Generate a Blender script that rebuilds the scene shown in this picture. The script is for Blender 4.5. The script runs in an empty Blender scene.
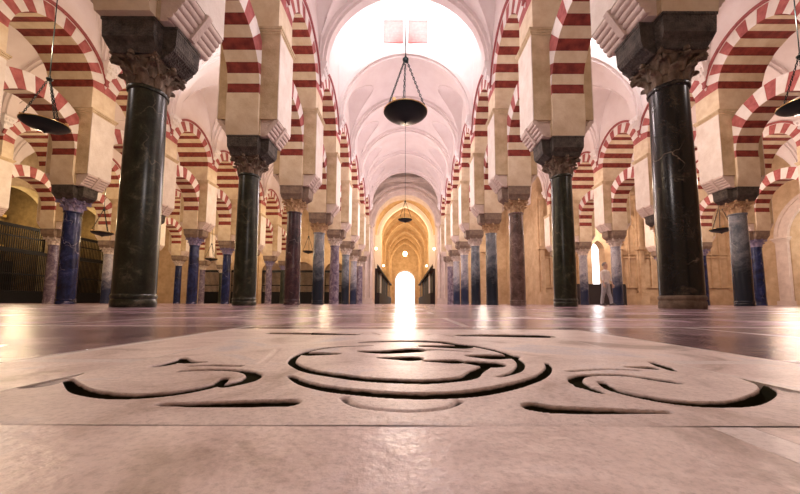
import bpy, math, random
import numpy as np
from mathutils import Vector, Matrix
random.seed(7)
C = bpy.context.scene.collection
SC = bpy.context.scene
PI = math.pi

# ---------------------------------------------------------------- camera
F, PY, PITCH, CAMH = 330.0, 276.0, math.radians(4.74), 0.062
cam_d = bpy.data.cameras.new('camera'); cam = bpy.data.objects.new('camera', cam_d); C.objects.link(cam)
cam_d.sensor_width = 36.0; cam_d.lens = 36.0 * F / 800.0
cam_d.shift_x = -5.0 / 800.0; cam_d.shift_y = (PY - 247.0) / 800.0
cam_d.clip_start = 0.02; cam_d.clip_end = 400
cam.location = (0, 0, CAMH)
cam.rotation_euler = (PI / 2 + PITCH, 0, 0)
cam.rotation_euler.rotate_axis('Z', math.radians(0.17))
SC.camera = cam

# ---------------------------------------------------------------- world, exposure
SC.view_settings.view_transform = 'Standard'; SC.view_settings.look = 'None'
SC.view_settings.gamma = 1; SC.view_settings.use_curve_mapping = False
SC.view_settings.exposure = 0.36
SC.cycles.max_bounces = 7; SC.cycles.diffuse_bounces = 4; SC.cycles.glossy_bounces = 3
SC.cycles.sample_clamp_indirect = 6; SC.cycles.use_denoising = True
W = bpy.data.worlds.new('daylight'); SC.world = W; W.use_nodes = True
wb = W.node_tree.nodes['Background']; wb.inputs[0].default_value = (1.0, 0.95, 0.97, 1); wb.inputs[1].default_value = 4.0

# ---------------------------------------------------------------- lights
KP, KS = 0.50, 0.5
def point(loc, power, col, rad=0.0, name='fill_light'):  # point fill added to light the halls, not tied to any modelled lamp
    d = bpy.data.lights.new(name, 'POINT'); d.energy = power * KP; d.color = col; d.shadow_soft_size = rad
    o = bpy.data.objects.new(name, d); C.objects.link(o); o.location = loc; return o
def spot(loc, rot, power, col, ang=150, rad=0.1):  # added fill spot, no fixture modelled
    d = bpy.data.lights.new('bay_fill_spot', 'SPOT'); d.energy = power * KS; d.color = col; d.shadow_soft_size = rad
    d.spot_size = math.radians(ang); d.spot_blend = 0.6
    o = bpy.data.objects.new('bay_fill_spot', d); C.objects.link(o); o.location = loc; o.rotation_euler = rot; return o
S = 3.2
def RY(k): return 4.42 + S * (k - 1)
WARM = (1.0, 0.74, 0.47); PINK = (1.0, 0.85, 0.86); COOL = (0.92, 0.90, 1.0); GOLD = (1.0, 0.62, 0.25)
# nave
for y, p in ((6.0, 260), (9.2, 300), (15.6, 420), (18.8, 380), (22.0, 380), (25.2, 380)):
    point((0, y, 5.4), p, PINK)
for x, y, z, p in ((0, 1.7, 2.9, 120), (-7.4, 3.0, 5.2, 110), (7.4, 3.0, 5.2, 110)): point((x, y, z), p, (1, .88, .86))
for x in (-14.8, -7.4): point((x, 30.6, 5), 420, WARM)
for x, y, p in ((7.2, 30.6, 420), (12.8, 21.5, 260), (19.5, 22, 300)): point((x, y, 5), p, (1, .82, .7))
# upward spots added to brighten the bay between third and fourth piers
for x, p in ((0, 3000), (7.4, 2600), (-7.4, 700)):
    for s in (-1, 1):
        spot((x + s * 1.7, 12.42, 10.4 if p > 1000 else 8.2), (PI, 0, 0), p * (.55 if p > 1000 else .5), (1, 0.97, 0.98), 122)
# left aisles (warm)
for x, y, p in ((-7.4, 6.0, 240), (-7.4, 10.0, 260), (-7.4, 17, 320), (-7.4, 24, 380), (-14.8, 12.5, 420), (-14.8, 17, 380), (-14.8, 23.5, 420), (-22.2, 19, 520), (-22.2, 27, 460)):
    point((x, y, 5.6), p, WARM)
for x, y, p in ((7.4, 6.0, 240), (7.4, 10.0, 300), (7.4, 17, 360), (7.4, 24, 420), (14.8, 12.5, 420), (14.8, 17, 420), (14.8, 23.5, 460), (22.2, 19, 560)):
    point((x, y, 5.6), p, (1.0, 0.76, 0.62))

# ---------------------------------------------------------------- materials
def newmat(name):
    m = bpy.data.materials.new(name); m.use_nodes = True; nt = m.node_tree
    return m, nt, nt.nodes['Principled BSDF']
def N(nt, t, **kw):
    n = nt.nodes.new(t)
    for k, v in kw.items():
        if k in n.inputs: n.inputs[k].default_value = v
        else: setattr(n, k, v)
    return n
def ramp(nt, stops):
    r = nt.nodes.new('ShaderNodeValToRGB'); e = r.color_ramp.elements
    while len(e) < len(stops): e.new(0.5)
    for i, (p, c) in enumerate(stops): e[i].position = p; e[i].color = (*c, 1)
    return r
def coords(nt): return N(nt, 'ShaderNodeTexCoord').outputs['Object']
def stone(name, c1, c2, scale=3.0, rough=0.8, bump=0.25, detail_scale=30, blotch=None):
    m, nt, b = newmat(name); co = coords(nt); L = nt.links.new
    n1 = N(nt, 'ShaderNodeTexNoise', Scale=scale, Detail=6.0, Roughness=0.65); L(co, n1.inputs['Vector'])
    r = ramp(nt, [(0.32, c1), (0.68, c2)] + ([(0.80, blotch)] if blotch else [])); L(n1.outputs['Fac'], r.inputs[0])
    L(r.outputs[0], b.inputs['Base Color'])
    n2 = N(nt, 'ShaderNodeTexNoise', Scale=detail_scale, Detail=5.0); L(co, n2.inputs['Vector'])
    bp = N(nt, 'ShaderNodeBump', Strength=bump, Distance=0.02); L(n2.outputs['Fac'], bp.inputs['Height'])
    L(bp.outputs[0], b.inputs['Normal']); b.inputs['Roughness'].default_value = rough
    return m
def brickish(name, c1, c2, mortar, w=0.28, h=0.07, rough=0.85):
    # bricks laid as thin courses: world of the arch is (y, z); rotate so courses show on soffit and faces
    m, nt, b = newmat(name); co = coords(nt); L = nt.links.new
    n1 = N(nt, 'ShaderNodeTexNoise', Scale=6.0, Detail=5.0); L(co, n1.inputs['Vector'])
    n3 = N(nt, 'ShaderNodeTexNoise', Scale=1.1, Detail=2.0); L(co, n3.inputs['Vector'])
    r = ramp(nt, [(0.3, c1), (0.7, c2)]); L(n1.outputs['Fac'], r.inputs[0])
    mx = N(nt, 'ShaderNodeMix', data_type='RGBA', blend_type='MULTIPLY'); mx.inputs[0].default_value = 0.5
    r3 = ramp(nt, [(0.35, (0.65, 0.6, 0.6)), (0.65, (1, 1, 1))]); L(n3.outputs['Fac'], r3.inputs[0])
    L(r.outputs[0], mx.inputs[6]); L(r3.outputs[0], mx.inputs[7]); L(mx.outputs[2], b.inputs['Base Color'])
    n2 = N(nt, 'ShaderNodeTexNoise', Scale=25.0, Detail=4.0); L(co, n2.inputs['Vector'])
    bp = N(nt, 'ShaderNodeBump', Strength=0.5, Distance=0.02); L(n2.outputs['Fac'], bp.inputs['Height'])
    L(bp.outputs[0], b.inputs['Normal']); b.inputs['Roughness'].default_value = rough
    return m
def marble(name, base, mid, vein, spot_c, rough=0.22, scale=2.2, low=None):
    m, nt, b = newmat(name); co = coords(nt); L = nt.links.new
    n1 = N(nt, 'ShaderNodeTexNoise', Scale=scale, Detail=8.0, Roughness=0.7, Distortion=0.6); L(co, n1.inputs['Vector'])
    r = ramp(nt, [(0.36, base), (0.55, mid), (0.72, spot_c)]); L(n1.outputs['Fac'], r.inputs[0])
    v = N(nt, 'ShaderNodeTexVoronoi', feature='DISTANCE_TO_EDGE', Scale=2.0)
    n0 = N(nt, 'ShaderNodeTexNoise', Scale=3.0, Detail=6.0); L(co, n0.inputs['Vector'])
    mxv = N(nt, 'ShaderNodeMix', data_type='VECTOR'); mxv.inputs[0].default_value = 0.35
    L(co, mxv.inputs[4]); L(n0.outputs['Color'], mxv.inputs[5]); L(mxv.outputs[1], v.inputs['Vector'])
    rv = ramp(nt, [(0.0, (1, 1, 1)), (0.014, (0, 0, 0))]); L(v.outputs['Distance'], rv.inputs[0])
    n5 = N(nt, 'ShaderNodeTexNoise', Scale=1.7, Detail=2.0); L(co, n5.inputs['Vector'])
    r5 = ramp(nt, [(0.5, (0, 0, 0)), (0.62, (1, 1, 1))]); L(n5.outputs['Fac'], r5.inputs[0])
    mm = N(nt, 'ShaderNodeMath', operation='MULTIPLY'); L(rv.outputs[0], mm.inputs[0]); L(r5.outputs[0], mm.inputs[1])
    mx = N(nt, 'ShaderNodeMix', data_type='RGBA'); L(mm.outputs[0], mx.inputs[0]); L(r.outputs[0], mx.inputs[6]); mx.inputs[7].default_value = (*vein, 1)
    n6 = N(nt, 'ShaderNodeTexNoise', Scale=60.0, Detail=3.0); L(co, n6.inputs['Vector'])
    r6 = ramp(nt, [(0.45, (0.6, 0.6, 0.6)), (0.75, (1.3, 1.3, 1.3))]); L(n6.outputs['Fac'], r6.inputs[0])
    m2 = N(nt, 'ShaderNodeMix', data_type='RGBA', blend_type='MULTIPLY'); m2.inputs[0].default_value = 0.8
    L(mx.outputs[2], m2.inputs[6]); L(r6.outputs[0], m2.inputs[7])
    out = m2.outputs[2]
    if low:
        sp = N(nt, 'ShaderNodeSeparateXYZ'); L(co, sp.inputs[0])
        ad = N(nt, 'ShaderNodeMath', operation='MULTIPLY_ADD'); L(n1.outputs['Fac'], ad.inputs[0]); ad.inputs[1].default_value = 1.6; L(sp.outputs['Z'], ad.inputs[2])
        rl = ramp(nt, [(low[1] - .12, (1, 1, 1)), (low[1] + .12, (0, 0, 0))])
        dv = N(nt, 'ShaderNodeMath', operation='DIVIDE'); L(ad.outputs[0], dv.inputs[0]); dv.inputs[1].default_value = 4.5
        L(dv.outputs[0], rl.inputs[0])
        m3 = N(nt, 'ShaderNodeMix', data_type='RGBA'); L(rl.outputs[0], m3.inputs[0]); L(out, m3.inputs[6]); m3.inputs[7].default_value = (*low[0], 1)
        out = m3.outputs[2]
    L(out, b.inputs['Base Color']); b.inputs['Roughness'].default_value = rough
    return m
def plain(name, c, rough=0.6, metal=0.0, emis=None, est=0):
    m, nt, b = newmat(name); co = coords(nt); L = nt.links.new
    n = N(nt, 'ShaderNodeTexNoise', Scale=8.0, Detail=4.0); L(co, n.inputs['Vector'])
    r = ramp(nt, [(0.3, tuple(x * 0.82 for x in c)), (0.7, tuple(min(1, x * 1.1) for x in c))]); L(n.outputs['Fac'], r.inputs[0])
    L(r.outputs[0], b.inputs['Base Color']); b.inputs['Roughness'].default_value = rough; b.inputs['Metallic'].default_value = metal
    if emis: b.inputs['Emission Color'].default_value = (*emis, 1); b.inputs['Emission Strength'].default_value = est
    return m
M = {}
M['red'] = brickish('red_brick', (0.17, 0.025, 0.020), (0.36, 0.065, 0.045), None)
M['redface'] = brickish('lighter_red_face', (0.36, 0.09, 0.09), (0.56, 0.18, 0.17), None)  # voussoir side faces, a lighter red than the soffit brick
M['paleface'] = stone('pale_voussoir_face', (0.78, 0.72, 0.68), (0.90, 0.86, 0.83), 3.0)  # voussoir side faces, paler than the cream soffit
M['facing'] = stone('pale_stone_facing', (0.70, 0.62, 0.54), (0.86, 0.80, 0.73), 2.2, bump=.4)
M['cream'] = stone('cream_stone', (0.68, 0.54, 0.36), (0.86, 0.75, 0.57), 2.5)
M['pier'] = stone('golden_stone', (0.44, 0.32, 0.18), (0.72, 0.59, 0.40), 1.8, bump=0.55, blotch=(0.36, 0.26, 0.15))
M['plaster'] = stone('pale_plaster', (0.80, 0.71, 0.70), (0.88, 0.81, 0.80), 1.2, bump=0.08, detail_scale=8)
M['white'] = stone('white_plaster', (0.84, 0.79, 0.78), (0.90, 0.87, 0.87), 2.0, bump=0.15)
M['hood'] = plain('dark_red_moulding', (0.36, 0.10, 0.10), 0.8)
M['impost_dark'] = stone('dark_weathered_stone', (0.035, 0.03, 0.026), (0.13, 0.11, 0.09), 9, bump=0.9, detail_scale=45)
def carve(mn, sc=26):      # shallow carved lattice on the dark blocks
    nt = M[mn].node_tree; b = nt.nodes['Principled BSDF']; co = coords(nt)
    v = N(nt, 'ShaderNodeTexVoronoi', Scale=sc, feature='F1', distance='CHEBYCHEV'); v.inputs['Randomness'].default_value = .35; nt.links.new(co, v.inputs['Vector'])
    old = b.inputs['Normal'].links[0].from_socket
    bp = N(nt, 'ShaderNodeBump', Strength=0.8, Distance=0.025); nt.links.new(v.outputs['Distance'], bp.inputs['Height']); nt.links.new(old, bp.inputs['Normal']); nt.links.new(bp.outputs[0], b.inputs['Normal'])
carve('impost_dark')
M['impost_warm'] = stone('brown_stone', (0.18, 0.13, 0.10), (0.34, 0.25, 0.18), 6, bump=0.7)
M['cap_dark'] = stone('bronze_brown_stone', (0.09, 0.065, 0.042), (0.27, 0.20, 0.14), 8, bump=0.6)
M['cap_gold'] = stone('gilded_stone', (0.40, 0.24, 0.12), (0.70, 0.50, 0.30), 9, bump=0.5)
M['cap_pale'] = stone('pale_carved_stone', (0.50, 0.42, 0.36), (0.78, 0.68, 0.60), 9, bump=0.5)
M['cap_blue'] = stone('blue_grey_carved_stone', (0.14, 0.13, 0.28), (0.38, 0.32, 0.42), 9, bump=0.5)
M['green'] = marble('dark_green_marble', (0.008, 0.012, 0.007), (0.032, 0.042, 0.026), (0.18, 0.16, 0.11), (0.19, 0.18, 0.12), 0.28, 4.0)
M['black'] = marble('black_veined_marble', (0.005, 0.006, 0.008), (0.016, 0.018, 0.02), (0.45, 0.36, 0.26), (0.13, 0.105, 0.07), 0.24, 3.2)
M['redgreen'] = marble('dark_red_and_green_marble', (0.03, 0.02, 0.03), (0.10, 0.05, 0.06), (0.4, 0.3, 0.3), (0.20, 0.17, 0.12), 0.25)
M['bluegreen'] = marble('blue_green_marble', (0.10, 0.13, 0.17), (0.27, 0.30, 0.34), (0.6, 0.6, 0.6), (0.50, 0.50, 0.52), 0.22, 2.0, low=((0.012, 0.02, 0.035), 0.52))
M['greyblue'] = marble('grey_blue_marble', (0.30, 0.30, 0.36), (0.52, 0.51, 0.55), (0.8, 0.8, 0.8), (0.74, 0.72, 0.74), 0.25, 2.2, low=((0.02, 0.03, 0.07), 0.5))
M['blue'] = marble('blue_marble', (0.008, 0.012, 0.04), (0.02, 0.035, 0.13), (0.4, 0.4, 0.6), (0.10, 0.12, 0.30), 0.16)
M['purple'] = marble('purple_grey_marble', (0.09, 0.06, 0.13), (0.30, 0.25, 0.32), (0.6, 0.55, 0.6), (0.62, 0.57, 0.60), 0.22, 3.5)
M['brown'] = marble('brown_granite', (0.07, 0.04, 0.03), (0.22, 0.14, 0.12), (0.5, 0.4, 0.35), (0.40, 0.30, 0.26), 0.3, 3)
M['iron'] = plain('black_iron', (0.012, 0.012, 0.014), 0.45, 0.6)
M['bronze'] = plain('dark_green_bronze', (0.012, 0.022, 0.024), 0.35, 0.5)
M['brass'] = plain('brass_rim', (0.80, 0.62, 0.30), 0.25, 1.0)
M['darkwood'] = plain('dark_wood', (0.025, 0.018, 0.018), 0.85)
M['chapelstone'] = stone('dark_brown_stone', (0.16, 0.10, 0.05), (0.32, 0.22, 0.11), 2.0)  # darker brown stone for the chapel interiors
M['pinkpane'] = plain('pink_tinted_panel', (0.80, 0.20, 0.19), 0.6)
M['gold'] = stone('gold_leaf', (0.55, 0.36, 0.10), (0.85, 0.62, 0.25), 8, 0.4, 0.8)
M['choirstone'] = stone('warm_choir_stone', (0.50, 0.34, 0.20), (0.72, 0.55, 0.36), 1.5, bump=0.4)
M['rosestone'] = stone('rose_carved_stone', (0.62, 0.50, 0.44), (0.80, 0.68, 0.60), 2.0, bump=0.5)
M['glow'] = plain('lit_candle_glass', (1, 0.8, 0.5), 0.4, 0, (1.0, 0.75, 0.4), 14)
M['moss'] = plain('dark_mossy_dirt', (0.022, 0.022, 0.012), 0.9)

# ---------------------------------------------------------------- mesh builder
class MB:
    def __init__(s): s.v = []; s.f = []; s.m = []
    def add(s, vs, fs, mi=0):
        o = len(s.v); s.v += [tuple(p) for p in vs]
        for f in fs: s.f.append(tuple(i + o for i in f)); s.m.append(mi)
        return s
    def box(s, x0, x1, y0, y1, z0, z1, mi=0):
        return s.add([(x, y, z) for z in (z0, z1) for y in (y0, y1) for x in (x0, x1)],
            [(0, 2, 3, 1), (4, 5, 7, 6), (0, 1, 5, 4), (2, 6, 7, 3), (0, 4, 6, 2), (1, 3, 7, 5)], mi)
    def prism(s, poly, a, b, axis='x', mi=0):      # convex or simple polygon swept along an axis
        n = len(poly)
        def P(t, p): return {'x': (t, p[0], p[1]), 'y': (p[0], t, p[1]), 'z': (p[0], p[1], t)}[axis]
        return s.add([P(a, p) for p in poly] + [P(b, p) for p in poly],
            [tuple(range(n))[::-1], tuple(range(n, 2 * n))] + [(i, (i + 1) % n, n + (i + 1) % n, n + i) for i in range(n)], mi)
    def loft(s, rings, mi=0, cap=True, closed=True):
        n = len(rings[0]); vs = [p for r in rings for p in r]; fs = []
        for k in range(len(rings) - 1):
            for i in range(n if closed else n - 1):
                j = (i + 1) % n; fs.append((k * n + i, k * n + j, (k + 1) * n + j, (k + 1) * n + i))
        if cap: fs += [tuple(range(n))[::-1], tuple(range((len(rings) - 1) * n, len(rings) * n))]
        return s.add(vs, fs, mi)
    def lathe(s, prof, n=24, mi=0, c=(0, 0), cap=True):
        return s.loft([[(c[0] + r * math.cos(2 * PI * i / n), c[1] + r * math.sin(2 * PI * i / n), z) for i in range(n)] for r, z in prof], mi, cap)
    def tube(s, pts, r, n=6, mi=0):
        pts = [Vector(p) for p in pts]; rings = []
        for i, p in enumerate(pts):
            d = (pts[min(i + 1, len(pts) - 1)] - pts[max(i - 1, 0)]).normalized()
            a = d.cross(Vector((0, 0, 1)) if abs(d.z) < 0.9 else Vector((1, 0, 0))).normalized(); b = d.cross(a)
            rr = r[i] if isinstance(r, (list, tuple)) else r
            rings.append([p + rr * (a * math.cos(2 * PI * k / n) + b * math.sin(2 * PI * k / n)) for k in range(n)])
        return s.loft(rings, mi)
    def mesh(s, name, mats, smooth=None):
        me = bpy.data.meshes.new(name); me.from_pydata(s.v, [], s.f)
        for m in mats: me.materials.append(M[m] if isinstance(m, str) else m)
        me.polygons.foreach_set('material_index', s.m)
        me.update()
        import bmesh
        bm = bmesh.new(); bm.from_mesh(me); bmesh.ops.recalc_face_normals(bm, faces=bm.faces); bm.to_mesh(me); bm.free()
        if smooth is not None:
            me.shade_smooth(); me.set_sharp_from_angle(angle=math.radians(smooth))
        return me
def obj(name, me, parent=None, loc=(0, 0, 0), rz=0):
    o = bpy.data.objects.new(name, me); C.objects.link(o); o.location = loc; o.rotation_euler = (0, 0, rz)
    if parent: o.parent = parent
    return o
def tag(o, label, cat, group=None, kind=None):
    o['label'] = label; o['category'] = cat
    if group: o['group'] = group
    if kind: o['kind'] = kind
    return o
def thing(name, label, cat, loc, rz=0, group=None):
    o = bpy.data.objects.new(name, None); C.objects.link(o); o.location = loc; o.rotation_euler = (0, 0, rz); o.empty_display_size = 0.2
    return tag(o, label, cat, group)
def struct(name, me, loc=(0, 0, 0)):
    o = obj(name, me, None, loc); o['kind'] = 'structure'; return o

# ---------------------------------------------------------------- floor
def ground(x, y):
    v = (PY - y) / F; t = (math.sin(PITCH) + v * math.cos(PITCH)) / (math.cos(PITCH) - v * math.sin(PITCH))
    Y = -CAMH / t; zc = Y * math.cos(PITCH) - CAMH * math.sin(PITCH)
    return ((x - 405) / F * zc, Y)
SX0, SX1, SY0, SY1 = -0.283, 0.283, 0.173, 0.70
def floor_material(name, near=False):
    m, nt, b = newmat(name); L = nt.links.new
    co = N(nt, 'ShaderNodeTexCoord').outputs['Object']
    mp = N(nt, 'ShaderNodeMapping'); mp.inputs['Location'].default_value = (0.41, 0.17, 0); L(co, mp.inputs[0])
    br = N(nt, 'ShaderNodeTexBrick', Scale=1.0); br.offset = 0.5
    br.inputs['Mortar Size'].default_value = 0.011; br.inputs['Brick Width'].default_value = 1.15; br.inputs['Row Height'].default_value = 0.53
    br.inputs['Color1'].default_value = (0.0, 0.0, 0.0, 1); br.inputs['Color2'].default_value = (1, 1, 1, 1); br.inputs['Mortar'].default_value = (0.5, 0.5, 0.5, 1)
    L(mp.outputs[0], br.inputs['Vector'])
    n1 = N(nt, 'ShaderNodeTexNoise', Scale=2.2, Detail=8.0, Roughness=0.62, Distortion=0.8); L(co, n1.inputs['Vector'])
    r1 = ramp(nt, [(0.30, (0.14, 0.075, 0.085)), (0.47, (0.38, 0.25, 0.31)), (0.66, (0.66, 0.52, 0.60))]); L(n1.outputs['Fac'], r1.inputs[0])
    rb = ramp(nt, [(0.0, (0.50, 0.40, 0.42)), (1.0, (1.1, 1.05, 1.08))]); L(br.outputs['Color'], rb.inputs[0])
    mx = N(nt, 'ShaderNodeMix', data_type='RGBA', blend_type='MULTIPLY'); mx.inputs[0].default_value = 1; L(r1.outputs[0], mx.inputs[6]); L(rb.outputs[0], mx.inputs[7])
    # pale marble border slabs close around the carved slab
    sp = N(nt, 'ShaderNodeSeparateXYZ'); L(co, sp.inputs[0])
    ax = N(nt, 'ShaderNodeMath', operation='ABSOLUTE'); L(sp.outputs['X'], ax.inputs[0])
    def lt(sock, val):
        q = N(nt, 'ShaderNodeMath', operation='LESS_THAN'); L(sock, q.inputs[0]); q.inputs[1].default_value = val; return q.outputs[0]
    def mul(a, c_):
        q = N(nt, 'ShaderNodeMath', operation='MULTIPLY'); L(a, q.inputs[0]); L(c_, q.inputs[1]); return q.outputs[0]
    mask = mul(lt(ax.outputs[0], 0.412), lt(sp.outputs['Y'], 0.80))
    nn = N(nt, 'ShaderNodeTexNoise', Scale=7.0, Detail=10.0, Roughness=0.62, Distortion=0.8); L(co, nn.inputs['Vector'])
    rn = ramp(nt, [(0.36, (0.34, 0.24, 0.21)), (0.44, (0.64, 0.51, 0.49)), (0.55, (0.82, 0.69, 0.67)), (0.66, (0.62, 0.58, 0.64))]); L(nn.outputs['Fac'], rn.inputs[0])
    m2 = N(nt, 'ShaderNodeMix', data_type='RGBA'); L(mask, m2.inputs[0]); L(mx.outputs[2], m2.inputs[6]); L(rn.outputs[0], m2.inputs[7])
    m3 = N(nt, 'ShaderNodeMix', data_type='RGBA'); L(br.outputs['Fac'], m3.inputs[0]); L(m2.outputs[2], m3.inputs[6]); m3.inputs[7].default_value = (0.72, 0.64, 0.64, 1)
    # joints of the border slabs: |x| = 0.412 up to y = 0.80
    sb = N(nt, 'ShaderNodeMath', operation='SUBTRACT'); L(ax.outputs[0], sb.inputs[0]); sb.inputs[1].default_value = 0.412
    ab = N(nt, 'ShaderNodeMath', operation='ABSOLUTE'); L(sb.outputs[0], ab.inputs[0])
    j1 = mul(lt(ab.outputs[0], 0.0022), lt(sp.outputs['Y'], 0.8))
    s2 = N(nt, 'ShaderNodeMath', operation='SUBTRACT'); L(ax.outputs[0], s2.inputs[0]); s2.inputs[1].default_value = 0.2845
    a3 = N(nt, 'ShaderNodeMath', operation='ABSOLUTE'); L(s2.outputs[0], a3.inputs[0])
    j2 = mul(lt(a3.outputs[0], 0.0016), lt(sp.outputs['Y'], 0.705))
    jm = N(nt, 'ShaderNodeMath', operation='MAXIMUM'); L(j1, jm.inputs[0]); L(j2, jm.inputs[1]); j = jm.outputs[0]
    m4 = N(nt, 'ShaderNodeMix', data_type='RGBA'); L(j, m4.inputs[0]); L(m3.outputs[2], m4.inputs[6]); m4.inputs[7].default_value = (0.75, 0.68, 0.66, 1)
    L(m4.outputs[2], b.inputs['Base Color'])
    rr = ramp(nt, [(0.3, (0.14,) * 3), (0.7, (0.30,) * 3)]); L(n1.outputs['Fac'], rr.inputs[0]); 
    rm = N(nt, 'ShaderNodeMix', data_type='RGBA'); L(mask, rm.inputs[0]); L(rr.outputs[0], rm.inputs[6]); rm.inputs[7].default_value = (.36, .36, .36, 1); L(rm.outputs[2], b.inputs['Roughness'])
    n2 = N(nt, 'ShaderNodeTexNoise', Scale=11.0, Detail=7.0, Roughness=0.6); L(co, n2.inputs['Vector'])
    n3 = N(nt, 'ShaderNodeTexNoise', Scale=110.0, Detail=5.0); L(co, n3.inputs['Vector'])
    a = N(nt, 'ShaderNodeMath', operation='MULTIPLY_ADD'); L(n3.outputs['Fac'], a.inputs[0]); a.inputs[1].default_value = 0.10; L(n2.outputs['Fac'], a.inputs[2])
    a2 = N(nt, 'ShaderNodeMath', operation='MULTIPLY_ADD'); L(br.outputs['Fac'], a2.inputs[0]); a2.inputs[1].default_value = -0.35; L(a.outputs[0], a2.inputs[2])
    bp = N(nt, 'ShaderNodeBump', Strength=0.6, Distance=0.008); L(a2.outputs[0], bp.inputs['Height']); L(bp.outputs[0], b.inputs['Normal'])
    pg = N(nt, 'ShaderNodeTexNoise', Scale=260.0, Detail=6.0, Roughness=0.75); L(co, pg.inputs['Vector'])
    rp = ramp(nt, [(0.36, (0.72, 0.70, 0.70)), (0.52, (1, 1, 1)), (0.7, (1.06, 1.06, 1.06))]); L(pg.outputs['Fac'], rp.inputs[0])
    mg = N(nt, 'ShaderNodeMix', data_type='RGBA', blend_type='MULTIPLY'); mg.inputs[0].default_value = 0.9; L(m4.outputs[2], mg.inputs[6]); L(rp.outputs[0], mg.inputs[7]); L(mg.outputs[2], b.inputs['Base Color'])
    b.inputs['Specular IOR Level'].default_value = 0.7
    return m
M['floor'] = floor_material('marble_floor')
fb = MB()
def flat(x0, x1, y0, y1): fb.box(x0, x1, y0, y1, -0.15, 0)
flat(-30, SX0, -7, 75); flat(SX1, 30, -7, 75); flat(SX0, SX1, -7, SY0); flat(SX0, SX1, SY1, 75)
fb.box(SX0, SX1, SY0, SY1, -0.15, -0.05)
struct('floor', fb.mesh('floor', ['floor']))

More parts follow.
